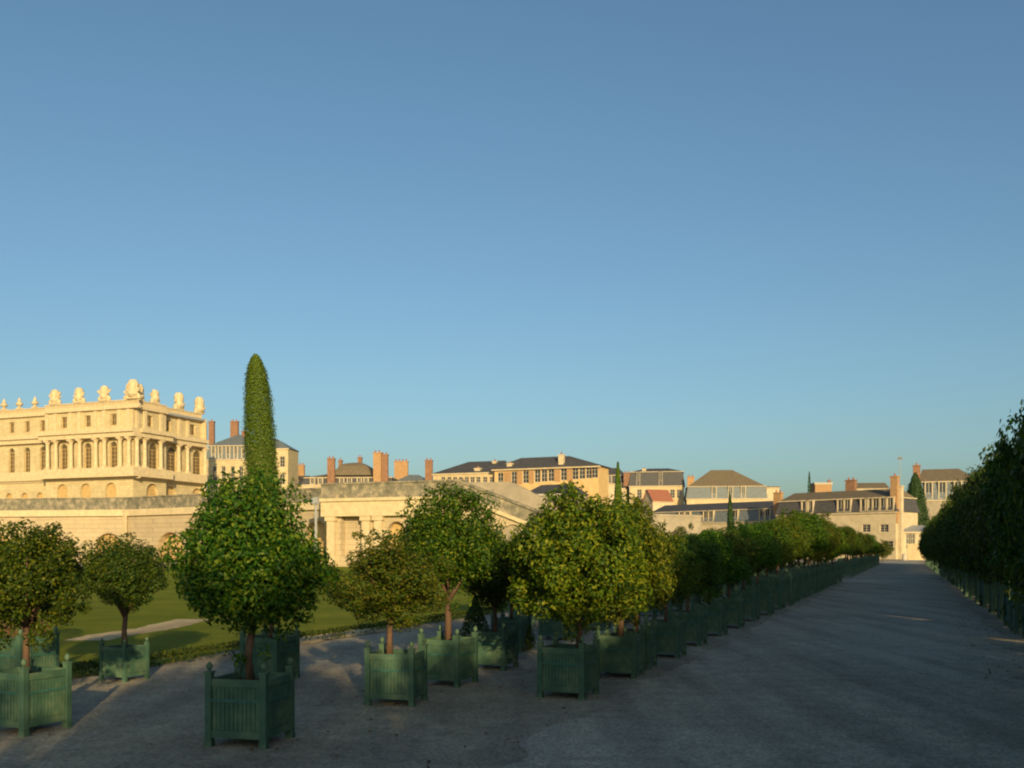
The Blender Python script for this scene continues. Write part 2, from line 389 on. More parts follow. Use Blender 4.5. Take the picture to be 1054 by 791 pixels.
def trunk_mesh(seed, fork=True):
    """unit trunk: z 0..1 up to the crown's middle"""
    rnd = random.Random(seed); mb = MB()
    j = lambda a: rnd.uniform(-a, a)
    fk = 0.52 + j(.06)
    mb.tube([(0, 0, 0), (j(.02), j(.02), .25), (j(.03), j(.03), fk)], [.042, .034, .031])
    for k in range(4):
        a = k * 1.57 + j(.5); rr = rnd.uniform(.16, .3)
        mb.tube([(0, 0, fk - .04), (rr * .5 * math.cos(a), rr * .5 * math.sin(a), fk + .16), (rr * math.cos(a), rr * math.sin(a), 0.98 + j(.1)),
                 (rr * 1.5 * math.cos(a), rr * 1.5 * math.sin(a), 1.22)], [.027, .021, .013, .004], 6)
    me = bpy.data.meshes.new('trunk'); me.from_pydata(mb.v, [], mb.f)
    me.polygons.foreach_set('use_smooth', [True] * len(me.polygons)); me.materials.append(M['bark'])
    return me
TR = [trunk_mesh(k) for k in range(4)]
trnd = random.Random(5)
def tree(x, y, z0, top, bot, width, kind, label, group, cat='orange tree', name='orange_tree', rot=None, thick=1.0):
    t = thing(name, label, cat, (x, y, z0), 0, group, world=False)
    zc = (top + bot) / 2 - z0
    o = bpy.data.objects.new('trunk', trnd.choice(TR)); C.objects.link(o); o.parent = t
    o.scale = (zc * thick, zc * thick, zc); o.rotation_euler = (0, 0, trnd.uniform(0, 6.28))
    c = bpy.data.objects.new('crown', CR[kind]); C.objects.link(c); c.parent = t
    c.location = (0, 0, zc); c.scale = (width / 2, width / 2, (top - bot) / 2)
    c.rotation_euler = (0, 0, trnd.uniform(0, 6.28) if rot is None else rot)
    return t

# ------------------------------------------------------------------ planters (unit 0.66 m wide)
def planter_parts():
    h0, h1 = 0.085, 0.60; a = 0.33
    pb = MB()    # one slatted side panel facing -y
    pb.box(-a + .05, a - .05, -a + .012, -a + .032, h0, h1)                       # backing boards
    n = 11; x0 = -a + .055; wd = (2 * a - .11) / n
    for k in range(n):
        pb.box(x0 + k * wd + .007, x0 + (k + 1) * wd - .007, -a + .002, -a + .011, h0 + .07, h1 - .075)
    pb.box(-a + .05, a - .05, -a - .006, -a + .010, h1 - .065, h1 + .004)
    pb.box(-a + .05, a - .05, -a - .006, -a + .010, h0 - .005, h0 + .062)
    panel = pb.obj('panel', M['green'])
    po = MB()
    po.box(-.036, .036, -.036, .036, 0, .655)
    po.box(-.044, .044, -.044, .044, .655, .672)
    po.box(-.041, .041, -.041, .041, 0, .05)
    post = po.obj('post', M['green'])
    fi = MB(); fi.lathe(0, 0, [(.016, .6725), (.015, .684), (.028, .694), (.035, .711), (.031, .731), (.018, .745), (.006, .755)], 12)
    fin = fi.obj('finial', M['green'], smooth=True)
    so_ = MB(); n = 9
    g_ = [[so_.add((-.29 + .58 * i / n, -.29 + .58 * j / n, .545 + .022 * noise.noise((i * .7, j * .7, 1)))) for j in range(n + 1)] for i in range(n + 1)]
    for i in range(n):
        for j in range(n): so_.f.append([g_[i][j], g_[i + 1][j], g_[i + 1][j + 1], g_[i][j + 1]])
    soil = so_.obj('soil', M['soil'])
    ib = MB()    # iron strap around the box
    for q0, q1 in ((-a - .012, a + .012),):
        ib.box(q0, q1, -a - .0125, -a - .0075, .40, .425)
    strap = ib.obj('iron_strap', M['iron'])
    me = {'panel': panel.data, 'post': post.data, 'finial': fin.data, 'soil': soil.data, 'strap': strap.data}
    for o in (panel, post, fin, soil, strap): bpy.data.objects.remove(o)
    return me
PM = planter_parts()
def child(name, me, parent, loc=(0, 0, 0), rz=0):
    o = bpy.data.objects.new(name, me); C.objects.link(o); o.parent = parent
    o.location = loc; o.rotation_euler = (0, 0, rz); return o
def build_planter():
    t = thing('planter_box', 'x', 'planter', (0, 0, 0), 0, world=False)
    for k in range(4):
        p = child('panel', PM['panel'], t, rz=k * math.pi / 2); child('iron_strap', PM['strap'], p)
    for sx in (-1, 1):
        for sy in (-1, 1):
            p = child('post', PM['post'], t, (sx * .315, sy * .315, 0)); child('finial', PM['finial'], p)
    child('soil', PM['soil'], t)
    return t
def merged_planter():
    mb = MB()
    def put(me, mat):
        i0 = len(mb.v)
        mb.v += [tuple(mat @ v.co) for v in me.vertices]; mb.f += [[i0 + i for i in p.vertices] for p in me.polygons]
    for k in range(4): put(PM['panel'], Matrix.Rotation(k * math.pi / 2, 4, 'Z'))
    for sx in (-1, 1):
        for sy in (-1, 1):
            T = Matrix.Translation((sx * .315, sy * .315, 0)); put(PM['post'], T); put(PM['finial'], T)
    mb.box(-.3, .3, -.3, .3, .5, .545)
    o = mb.obj('planter_box', M['green']); return o
proto = build_planter(); proto_used = [False]
far_me = merged_planter(); FARME = far_me.data; bpy.data.objects.remove(far_me)
prnd = random.Random(9)
WR = 0.84
def planter(x, y, sc, label, group, detail=True, jit=1.0, yaw=0):
    if detail:
        if not proto_used[0]:
            t = proto; proto_used[0] = True
        else:
            t = proto.copy(); C.objects.link(t)
            for ch in list(proto.children):
                c = ch.copy(); C.objects.link(c); c.parent = t
                for g2 in ch.children:
                    d = g2.copy(); C.objects.link(d); d.parent = c
    else:
        t = bpy.data.objects.new('planter_box', FARME); C.objects.link(t)
    t.location = (x, y, 0); t.rotation_euler = (0, 0, -TH + R(prnd.uniform(-2.5, 2.5)) * jit + R(yaw)); t.scale = (sc * WR, sc * WR, sc)
    tag(t, label, 'planter', group)
    return t

ORD = ['first', 'second', 'third', 'fourth', 'fifth', 'sixth', 'seventh', 'eighth', 'ninth', 'tenth', 'eleventh', 'twelfth', 'thirteenth',
       'fourteenth', 'fifteenth', 'sixteenth', 'seventeenth', 'eighteenth', 'nineteenth', 'twentieth']
def ordw(n):
    if n <= 20: return ORD[n - 1]
    tens = {2: 'twenty', 3: 'thirty', 4: 'forty', 5: 'fifty'}; tth = {2: 'twentieth', 3: 'thirtieth', 4: 'fortieth', 5: 'fiftieth'}
    return tth[n // 10] if n % 10 == 0 else tens[n // 10] + '-' + ORD[n % 10 - 1]

GP, GT = 'green box planters standing about the parterre', 'clipped orange trees in the box planters'
def pair(lat, al, sc, top, bot, wd, kind, plabel, tlabel, gp=GP, gt=GT, detail=True, dx=0.0, rot=None, thick=1.0, yaw=0):
    x, y = row(lat, al)
    planter(x, y, sc, plabel, gp, detail, yaw=yaw)
    tree(x + dx, y, 0.53 * sc, top, bot, wd, kind, tlabel, gt, rot=rot, thick=thick)

# hand placed, near the camera
pair(-5.75, 7.80, 1.03, 2.50, 0.80, 1.54, 'A', 'nearest green slatted box planter with sunlit top rail and four ball finials',
     'large round dense tree in the foreground hiding the foot of the cypress', rot=0.7, yaw=9)
pair(-8.22, 7.48, 1.0, 2.12, 0.92, 1.3, 'A2', 'green box planter cut by the left edge of the picture, nearest on that side',
     'round tree at the left picture edge with slim dark trunk and ragged crown')
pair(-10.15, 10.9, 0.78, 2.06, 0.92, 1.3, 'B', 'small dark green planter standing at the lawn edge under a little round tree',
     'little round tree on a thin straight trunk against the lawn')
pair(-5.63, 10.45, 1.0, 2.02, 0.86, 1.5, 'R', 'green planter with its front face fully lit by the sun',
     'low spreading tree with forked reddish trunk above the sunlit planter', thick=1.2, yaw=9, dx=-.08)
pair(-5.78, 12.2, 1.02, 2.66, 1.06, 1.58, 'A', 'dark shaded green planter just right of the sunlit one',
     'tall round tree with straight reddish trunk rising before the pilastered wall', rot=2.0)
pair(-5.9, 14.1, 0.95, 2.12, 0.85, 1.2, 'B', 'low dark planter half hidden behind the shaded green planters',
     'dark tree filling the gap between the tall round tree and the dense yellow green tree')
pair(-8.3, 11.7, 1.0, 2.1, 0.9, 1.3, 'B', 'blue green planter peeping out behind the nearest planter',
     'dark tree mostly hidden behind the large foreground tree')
x, y = at(24, 13.2)
planter(x, y, 1.05, 'shaded green planter behind the left edge planter, beside the lawn', GP)
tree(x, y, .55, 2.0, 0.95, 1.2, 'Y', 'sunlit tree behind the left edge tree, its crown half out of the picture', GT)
# row lining the left side of the path
als_ = [11.75, 13.9, 15.0, 16.75, 19.0, 21.3, 23.6, 26.1, 28.7]
scs = [1.02, .98, .95, 1.0, 1.05, 1.1, 1.15, 1.25, 1.35]
tops = [2.62, 2.60, 2.42, 2.02, 2.15, 2.28, 2.38, 2.5, 2.45]
wds = [1.95, 1.7, 1.3, 1.15, 1.35, 1.5, 1.6, 1.8, 1.8]
kinds = ['Y', 'Y', 'A', 'R', 'B', 'A2', 'B', 'A', 'R']
a = 31.6
while a < 61:
    als_.append(a); scs.append(1.65); tops.append(2.65 + (a - 31) * 0.034 + prnd.uniform(-.5, .45)); wds.append(1.85 + prnd.uniform(-.45, .45))
    kinds.append(prnd.choice(['A', 'R', 'Y', 'Y', 'A2', 'R'])); a += 2.35
a = 67
while a < 143:
    als_.append(a); scs.append(1.7); tops.append(3.1 + prnd.uniform(-.7, .5)); wds.append(2.2 + prnd.uniform(-.6, .3))
    kinds.append(prnd.choice(['A', 'B', 'A2', 'R', 'B'])); a += 3.0
GR, GRT = 'green planters lined along the left side of the path', 'orange trees lined along the left side of the path'
for i, (a, sc, tp, wd, kd) in enumerate(zip(als_, scs, tops, wds, kinds)):
    lat = -3.60 - .28 * sc + prnd.uniform(-.05, .05)
    if 66 < a < 72: lat -= .5
    q = ordw(i + 1)
    bot = max(.78, .72 * sc) + (.1 if i > 3 else 0)
    pair(lat, a, sc, tp, bot, wd, kd, f'{q} green box planter from the camera along the left side of the path',
         f'{q} tree from the camera in the row lining the left side of the path', GR, GRT, detail=a < 62, dx=.14 if i == 0 else 0)
# second row behind it
i = 0
a = 16.6
while a < 62:
    i += 1
    sc = 0.95 + min(.6, (a - 16) * .03)
    pair(-6.3 - .33 * sc, a, sc, 2.0 + (a - 16) * .03 + prnd.uniform(-.15, .15), .8, 1.4 + (a - 16) * .02, prnd.choice(['A', 'B', 'R', 'A2']),
         f'{ordw(i)} planter from the camera in the row hidden behind the path side planters',
         f'{ordw(i)} tree from the camera in the second row, behind the path side trees',
         'planters of the second row', 'trees of the second row', detail=a < 30)
    a += 2.6 if a < 30 else 3.4
for k, (lt, a) in enumerate([(-8.6, 22.5), (-8.8, 26), (-9.0, 30.0)]):
    q = ['nearest', 'middle', 'farthest'][k]
    pair(lt, a, 1.1, 2.25 + .1 * k, .85, 1.6, 'B', f'{q} of the three planters of the third row beyond the second row',
         f'{q} of the three dark trees of the third row beyond the second row', 'planters of the third row', 'trees of the third row', detail=False)
# tall dark row on the right; unseen rear trees sized and spaced for their shade
RG, RGT = 'big planters lined along the right side of the path', 'tall dark trees lined along the right side of the path'
behind = [(-27, 4.6), (-24, 4.9), (-21.2, 4.7), (-18.4, 4.9), (-15.8, 6.0), (-13.2, 6.2), (-9.95, 6.0), (-5.75, 5.3), (-3.5, 5.0), (0.3, 4.0), (2.9, 3.6), (5.6, 3.6), (8.2, 4.4)]  # out of view; tops and gaps tuned to shade the foreground
right = behind + [(11.0 + 2.9 * k + (.7 if k > 4 else 0), 4.75 + prnd.uniform(-.35, .25)) for k in range(46)]
j = 0
for a, tp in right:
    x, y = row(2.62 + prnd.uniform(-.08, .08), a)
    if a > 9:
        j += 1; q = ordw(j)
        pl = f'{q} big green planter from the camera under the dark trees right of the path'
        tl = f'{q} tall dark tree from the camera in the row right of the path'
    else:
        j0 = behind.index((a, tp)) + 1
        pl = f'big unseen green planter behind the camera, holding a shade tree, {ordw(j0)} from the far end'
        tl = f'tall unseen tree behind the camera, shaped for its shade, {ordw(j0)} from the far end'
    planter(x, y, 1.65, pl, RG, detail=10 < a < 50)
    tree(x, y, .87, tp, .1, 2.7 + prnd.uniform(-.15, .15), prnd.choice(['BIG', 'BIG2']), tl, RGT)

planter(*row(2.55, 24.4), 1.45, 'treeless lower green planter added to block low sun in the right row gap', RG, detail=True)  # put in the gap to shorten the sun streak on the path
k = 0
a = -32.0
while a < 75:  # outer row added to shade the path, gaps left for sun streaks
    k += 1
    if not (-8.0 < a < -5.6 or 17.8 < a < 20.6):
        x, y = row(6.2 + prnd.uniform(-.1, .1), a)
        q = ordw(k)
        planter(x, y, 1.65, f'{q} planter from the rear in the added outer shade row right of the path', 'planters of the added outer shade row', detail=False)
        tree(x, y, .87, (5.1 if a < 0 else 4.3) + prnd.uniform(-.3, .2), 1.1, 2.7, prnd.choice(['BIG', 'BIG2']), f'{q} tree from the rear in the added outer shade row right of the path', 'trees of the added outer shade row')
    a += 2.7

# low box edging along the lawn, small topiaries, rusty shrub
def bush_mesh(mb, cx, cy, z0, rx, ry, h, n, size, rnd, shape='dome'):
    for i in range(n):
        u_ = rnd.random(); ph = rnd.uniform(0, 6.283)
        if shape == 'cone': r = (1 - u_) ** .9 * rnd.uniform(.75, 1.03); z = u_
        else:
            z = u_; r = math.sqrt(max(0, 1 - u_ * u_)) * rnd.uniform(.75, 1.05)
        d = Vector((math.cos(ph), math.sin(ph), .5))
        p = Vector((cx + rx * r * math.cos(ph), cy + ry * r * math.sin(ph), z0 + h * z))
        leaf(mb, p, d + Vector((rnd.uniform(-.6, .6), rnd.uniform(-.6, .6), rnd.uniform(-.3, .8))), size * rnd.uniform(.6, 1.2), rnd)
rb = random.Random(21)
hb = MB()
for i in range(16000):
    a = rb.uniform(9, 60) if i % 3 else rb.uniform(9, 26); l = -10.9 + rb.uniform(-.17, .17) + wob(a, 3) * .3
    z = rb.uniform(.03, .2) if abs(l + 10.9) > .13 else rb.uniform(.12, .22)
    x, y = row(l, a)
    leaf(hb, Vector((x, y, z)), Vector((rb.uniform(-1, 1), rb.uniform(-1, 1), rb.uniform(.2, 1.2))), .05 * rb.uniform(.6, 1.3), rb)
tag(hb.obj('box_hedge', M['leafB']), 'low clipped box edging bordering the near side of the lawn', 'hedge')
def topiary(px, Y, r, h, m, label, shape, cat='shrub', n=2500, name='shrub', size=.06, z0=0.0):
    x, y = at(px, Y); t = thing(name, label, cat, (x, y, 0))
    s_ = MB(); s_.tube([(x, y, 0), (x, y, h * .5 + z0)], [r * .1 + .01, r * .05 + .006]); s_.obj('trunk', M['bark'], t)
    b = MB(); bush_mesh(b, x, y, z0 + .03, r, r, h, n, size, random.Random(int(px * 7)), shape); b.obj('crown', m, t)
topiary(489, 17.0, .42, 1.0, M['leafB'], 'dark cone shaped yew at the lawn edge right of the reddish trunk', 'cone')
topiary(60, 30.0, .55, 1.3, M['leafB'], 'clipped yew cone standing on the lawn at the far left', 'cone')
topiary(7, 17.5, .75, 1.25, M['brown'], 'rust brown shrub by the left picture edge at the lawn border', 'dome', n=3000)
topiary(538, 18.0, .25, .5, M['leafY'], 'small yellow green shrub lit between dark planters left of the path row', 'dome', n=900)
topiary(728, 30.0, .34, .9, M['leafY'], 'small bright shrub glimpsed above the planters in the middle of the path row', 'dome', n=900)

# columnar cypresses and conifers
CIG = [(0, .10), (.015, .28), (.04, .42), (.087, .64), (.148, .74), (.27, .88), (.4, .96), (.52, 1), (.8, .95), (1, .6)]
def cig(t):
    for (a0, b0), (a1, b1) in zip(CIG, CIG[1:]):
        if t <= a1: return b0 + (b1 - b0) * (t - a0) / (a1 - a0)
    return CIG[-1][1]
def cypress(px, Y, top_py, wpx, label, m, n, size, name='cypress', cat='cypress', pw=0.55, lean=0.0, base=0.0, px_top=None, droop=False):
    x, y = at(px, Y); top = zat(px, top_py, Y); r = wpx / 2 * Y / 1025.0
    t = thing(name, label, cat, (x, y, base))
    xt = at(px_top, Y)[0] if px_top else x
    s_ = MB(); s_.tube([(x, y, base), (x, y, base + .3 * (top - base)), ((x + xt) / 2, y, base + .8 * (top - base))], [r * .22, r * .16, r * .05], 8); s_.obj('trunk', M['bark'], t)
    b = MB(); rnd = random.Random(int(px)); h = top - base
    for i in range(n):
        u_ = rnd.random(); ph = rnd.uniform(0, 6.283)
        if droop: prof = (1 - u_) ** .6
        else:
            prof = cig(1 - u_) if pw < .6 else min(1, (u_ / .10) ** .6) * min(1.0, (1 - u_) ** pw * 1.12)
        lump = 1 + .10 * noise.noise((math.cos(ph) * 1.3, math.sin(ph) * 1.3, u_ * h / max(r, .1) * .8)) + .06 * noise.noise((math.cos(ph) * 5, math.sin(ph) * 5, u_ * h / max(r, .1) * 3))
        rr = r * prof * lump * (rnd.uniform(.66, 1.04) if rnd.random() < .93 else rnd.uniform(1.04, 1.2))
        cx = x + (xt - x) * max(0, u_) 
        p = Vector((cx + rr * math.cos(ph), y + rr * math.sin(ph), base + (.04 * h if base == 0 else 0) + (.96 if base == 0 else 1) * h * u_ + rnd.uniform(-.1, .1) * size * 6))
        leaf(b, p, Vector((math.cos(ph), math.sin(ph), .15)) + Vector((rnd.uniform(-.5, .5), rnd.uniform(-.5, .5), rnd.uniform(-.3, .5))), size * rnd.uniform(.6, 1.2), rnd)
    b.obj('crown', m, t)
cypress(275, 60, 366, 33, 'very tall slender green cypress towering over the garden against the sky', M['cyp'], 42000, .13, px_top=263, pw=.30)
cypress(636, 75, 477, 15, 'narrow olive cypress tip rising above the large tree beside the brick chimney', M['cyp'], 6000, .2, pw=.7)
cypress(754, 90, 508, 13, 'slim dark cypress in front of the long grey roof', M['conifer'], 5000, .2, pw=.8, px_top=751)
cypress(806, 90, 524, 8, 'thinnest small cypress before the long mansard building', M['cyp'], 3000, .16, pw=.9)
cypress(942, 224, 488, 38, 'broad dark conifer beside the brick chimney at the end of the path', M['conifer'], 12000, .5, name='conifer_tree', cat='conifer', droop=True, pw=.7)
cypress(833, 350, 486, 9, 'little conifer top poking above the long roof against the sky', M['conifer'], 2500, .4, name='conifer_tree', cat='conifer', droop=True)

# ------------------------------------------------------------------ palace
def window(plane, xa, xb, za, zb, y, parent, arched=False, bars=(2, 3), fr=.09, fm='white', name='window', gm='glass'):
    """frame with its pane as a sub-part, set at local depth y"""
    f = MB(plane); r = (xb - xa) / 2; zs = zb - (r if arched else 0)
    e = .01
    f.box(xa - e, xa + fr, y - .06, y, za, zs); f.box(xb - fr, xb + e, y - .06, y, za, zs)
    f.box(xa + fr, xb - fr, y - .06, y, za - e, za + fr)
    f.box(xa + fr, xb - fr, y - .06, y, zs - fr, zs)
    for k in range(1, bars[0]):
        q = xa + (xb - xa) * k / bars[0]; f.box(q - fr * .35, q + fr * .35, y - .05, y - .005, za + fr, zs - fr)
    for k in range(1, bars[1]):
        q = za + (zs - za) * k / bars[1]; f.box(xa + fr, xb - fr, y - .045, y - .008, q - fr * .3, q + fr * .3)
    o = f.obj(name, M[fm], parent)
    p = MB(plane)
    pts = [(xa - e, za - e), (xb + e, za - e)]
    if arched:
        cx = (xa + xb) / 2
        pts += [(cx + (r + e) * math.cos(math.pi * k / 10), zs + (r + e) * math.sin(math.pi * k / 10)) for k in range(11)]
    else: pts += [(xb + e, zb + e), (xa - e, zb + e)]
    p.poly([(q[0], y + .01, q[1]) for q in pts])
    p.obj('pane', M[gm], o)
    return o

cx, cy = at(137, 200)
pal = thing('palace', 'long golden limestone palace wing with columns, tall arched windows and statues along its roof', 'palace', (cx, cy, 8))
F1 = Plane(cx, cy, -TH)              # garden front, s <= 0
F2 = Plane(cx, cy, math.pi / 2 - TH)  # end front, s >= 0
ZB, ZG, ZP, ZC, ZE, ZA, ZT, ZR = 8.0, 16.8, 18.5, 24.6, 26.3, 30.4, 31.0, 32.2
def facade(pl, s0, s1, main, ground, attic, mw=1.9, gw=2.9, aw=1.5, wallname='wall', gtop=15.6):
    mb = MB(pl)
    og = [(s - gw / 2, s + gw / 2, 9.6, gtop, True) for s in ground]
    om = [(s - mw / 2, s + mw / 2, ZP + .1, 23.9, True) for s in main]
    oa = [(s - aw / 2, s + aw / 2, 27.2, 29.5) for s in attic]
    mb.wall(s0, s1, ZB, ZG, og, .7); mb.wall(s0, s1, ZG, ZE, om, .4); mb.wall(s0, s1, ZE, ZR - 1.0, oa, .4)
    w_ = mb.obj(wallname, M['stone'], pal)
    for o in og:
        window(pl, o[0], o[1], o[2], o[3], .7, pal, True, (2, 3), .28, 'recess', gm='recess')
    for o in om: window(pl, o[0], o[1], o[2], o[3], .4, pal, True, (2, 5), .12, 'recess', gm='glasswarm')
    for o in oa: window(pl, o[0], o[1], o[2], o[3], .4, pal, False, (2, 2), .12, 'recess', gm='glasswarm')
def band(mb, s0, s1, y, z0, z1, ext=0): mb.box(s0 - ext, s1 + ext, -y, .3, z0, z1)
def cornices(pl, s0, s1, proj, name='cornice', e0=0, e1=0):
    mb = MB(pl)
    mb.box(s0 - e0, s1 + e1, -.35, .02, ZG - .5, ZG - .15); mb.obj('string_course', M['trim'], pal); mb = MB(pl)
    mb.box(s0 - e0, s1 + e1, -proj, .02, ZG - .145, ZP); mb.obj('ledge', M['trim'], pal); mb = MB(pl)
    mb.box(s0 - e0, s1 + e1, -proj, .02, ZC, ZC + .9)                # architrave and frieze
    mb.box(s0 - e0, s1 + e1, -proj - .5, .02, ZC + .905, ZE); mb.obj('entablature', M['trim'], pal); mb = MB(pl)
    mb.box(s0 - e0, s1 + e1, -.65, .02, ZA, ZT)
    mb.obj(name, M['trim'], pal)
    bb = MB(pl)                                                      # roof balustrade
    bb.box(s0 - e0, s1 + e1, -.35, .1, ZT + .003, ZT + .28); bb.box(s0 - e0, s1 + e1, -.35, .1, ZR - .2, ZR)
    q = s0 - e0 + .2
    while q < s1 + e1 - .2:
        bb.box(q, q + .22, -.24, 0, ZT + .283, ZR - .203); q += .42
    bb.box(s0, s1, .12, .3, ZT - .1, ZR - .3)
    bb.obj('balustrade', M['trim'], pal)
def column(pl, s, y):
    mb = MB(pl); r = .42
    mb.box(s - .6, s + .6, -y - .6, -y + .6, ZP + .003, ZP + .22)
    mb.lathe(s, -y, [(.56, ZP + .22), (.56, ZP + .4), (r, ZP + .55), (r * .98, ZP + 2.2), (r * .84, ZC - .95), (r * .9, ZC - .85), (.6, ZC - .35)], 14)
    mb.box(s - .62, s + .62, -y - .62, -y + .62, ZC - .345, ZC - .004)
    mb.obj('column', M['trim'], pal)
s1f = F1.s(47)
g1 = [F1.s(p) for p in (64, 88, 114)]; m1 = [F1.off(.3).s(p) for p in (67, 91.5, 118)]
facade(F1, s1f, 0, m1, g1, m1)
cornices(F1, s1f, 0, 1.9, e1=1.9)
for p in (49, 57.5, 73, 82, 98.5, 107.5, 123.5, 132.5):
    column(F1, F1.off(-1.15).s(p), 1.15)
W1 = F1.off(2.2)
sw0 = W1.s(-75); sw1 = W1.s(47.5)
mw_ = [W1.s(p) for p in (12, 28, 44)]; dlt = mw_[1] - mw_[0]
mw_ = [mw_[0] - dlt * k for k in (4, 3, 2, 1)] + mw_
facade(W1, sw0, s1f + .01, [m for m in mw_ if m < s1f - 1.0], [m - .8 for m in mw_ if m < s1f - 2.2], [m for m in mw_ if m < s1f - 1.0], 1.7, 2.0, 1.4, gtop=14.2)
cornices(W1, sw0, s1f - .02, .9)
rt = MB(F1); rt.box(s1f - .01, s1f + .4, -.001, 2.2, ZB, ZT); rt.obj('return_wall', M['stone'], pal)
# end front: projecting bay group then set back
sb = F2.s(171)
ee = F2.s(213)
m2 = [F2.s(158)]
facade(F2, 0, sb, m2, [F2.s(157)], [F2.s(154)], 2.6, 3.4, 1.8)
cornices(F2, 0, sb, 1.9)
for p in (141, 149, 165.5): column(F2, F2.off(-1.15).s(p), 1.15)
E2 = F2.off(1.6)
facade(E2, sb, ee, [E2.s(177), E2.s(203)], [E2.s(176), E2.s(203)], [E2.s(172.5), E2.s(198)], 2.8, 3.2, 2.0)
cornices(E2, sb + .01, ee, 1.7)
for p in (184, 193, 211): column(E2, E2.off(-1.1).s(p), 1.1)
# roof slab and back
rf = MB(F1); D_ = ee
rf.box(sw0, -.4, 3.0, D_ - .05, ZT - .5, ZT - .02); rf.obj('roof', M['lead'], pal)
bk = MB(F1); bk.box(sw0, -.3, D_ - .01, D_ + .3, ZB, ZT); bk.obj('back_wall', M['stone'], pal)
def trophy(pl, s, y, k, big=1.0):
    big *= 1.22; mb = MB(pl); rnd = random.Random(k)
    mb.box(s - .7 * big, s + .7 * big, y - .5, y + .5, ZR + .003, ZR + .4)
    mb.lathe(s, y, [(.55 * big, ZR + .4), (.8 * big, ZR + .9), (.62 * big, ZR + 1.5), (.7 * big, ZR + 1.9 * big), (.55 * big, ZR + 2.2 * big), (.42 * big, ZR + 2.4 * big)], 9)
    for q in range(7):
        a_ = -1.25 + q * .42 + rnd.uniform(-.15, .15); L_ = rnd.uniform(1.2, 1.9) * big
        e_ = (s + math.sin(a_) * L_ * .75, y + rnd.uniform(-.3, .3), ZR + .9 + math.cos(a_) * L_ * .85 + .3)
        mb.tube([(s, y, ZR + .8), e_], [.22 * big, .16 * big], 6)
    mb.lathe(s - .8 * big, y - .1, [(.4, ZR + .05), (.5, ZR + .5), (.3, ZR + 1.0), (.1, ZR + 1.15)], 8)
    mb.lathe(s + .8 * big, y + .1, [(.4, ZR + .05), (.48, ZR + .4), (.3, ZR + .9), (.1, ZR + 1.1)], 8)
    mb.obj('trophy_statue', M['trim'], pal, smooth=False)
for k, p in enumerate((57, 82, 108)): trophy(F1, F1.s(p, 405), -.1, k, 1.05)
trophy(F1, -1.2, .6, 9, 1.15); trophy(F2, 2.0, .4, 10, 1.15); trophy(F1, .4, -.4, 12, 1.3)
for k, p in enumerate((160, )): trophy(F2, F2.s(p, 405), .1, 20 + k, .95)
for k, p in enumerate((184.5, 205.5)): trophy(E2, E2.s(p, 410), .1, 30 + k, 1.25)
for p in (49, 57.5, 73, 82, 98.5, 107.5, 123.5, 132.5):
    q = F1.s(p); mb = MB(F1); mb.box(q - .42, q + .42, -.28, .0, ZE + .003, ZA - .003); mb.obj('attic_pilaster', M['trim'], pal)
for pl_, ps_ in ((F2, (141, 149, 165.5)), (E2, (184, 193, 211))):
    for p in ps_:
        q = pl_.s(p); mb = MB(pl_); mb.box(q - .42, q + .42, -.28, .0, ZE + .003, ZA - .003); mb.obj('attic_pilaster', M['trim'], pal)
s_ = W1.s(36); dl = W1.s(36) - W1.s(20)
for k in range(6):
    q = s_ - dl * k; mb = MB(W1)
    mb.box(q - .5, q + .5, -.5, .5, ZR + .003, ZR + .35)
    mb.lathe(q, 0, [(.3, ZR + .35), (.25, ZR + .55), (.75, ZR + 1.0), (.78, ZR + 1.25), (.35, ZR + 1.5), (.42, ZR + 1.7), (.25, ZR + 2.1), (.07, ZR + 2.5)], 10)
    mb.obj('roof_urn', M['trim'], pal)

# ------------------------------------------------------------------ orangery wall
xA, yA = at(470, 106.0)
P3 = Plane(xA, yA, -TH)
ow = thing('orangery_wall', 'long high sandstone retaining wall with arches, pilasters and a grey lichened parapet', 'wall', (xA, yA, 0))
ZTOP = P3.z(470, 494)
s338 = P3.s(338.5)
ZF = ZTOP - 1.75
# projecting block with pilasters, niches and arch
def arch_at(pl, px, wpx, top_py):
    c = pl.s(px, top_py); w_ = abs(pl.s(px + wpx / 2) - pl.s(px - wpx / 2)); z = pl.z(px, top_py)
    return (c - w_ / 2, c + w_ / 2, .4, z, True)
aB = arch_at(P3, 408, 19, 537); 
niA = (P3.s(351), P3.s(371.5), 1.2, P3.z(360, 527), False)
mb = MB(P3); mb.wall(s338, 0, 0, ZF - 2.0, [niA, aB], .9); mb.obj('wall', M['wallstone'], ow)
mb = MB(P3); mb.box(s338 - .6, .7, -.75, .0, ZF - 1.995, ZF - .35); mb.box(s338 - .8, .9, -1.0, 0, ZF - .345, ZF); mb.obj('entablature', M['trim'], ow)
mb = MB(P3); mb.poly([(niA[0], .9, .8), (niA[1], .9, .8), (niA[1], .9, niA[3] + .1), (niA[0], .9, niA[3] + .1)]); mb.obj('niche', M['wallstone'], ow)
def arch_fill(pl, o, dep, parent, nm='arched_window'):
    window(pl, o[0], o[1], o[2], o[3], dep, parent, True, (3, 4), .22, 'recess', nm, gm='recess')
arch_fill(P3, aB, .9, ow)
for p in (342.5, 378.5, 391, 428, 440, 464):
    s_ = P3.s(p); mb = MB(P3)
    mb.box(s_ - .5, s_ + .5, -.5, .0, 0, ZF - 2.5, .02, 0); mb.box(s_ - .66, s_ + .66, -.66, 0, ZF - 2.495, ZF - 2.0)
    mb.obj('pilaster', M['trim'], ow)
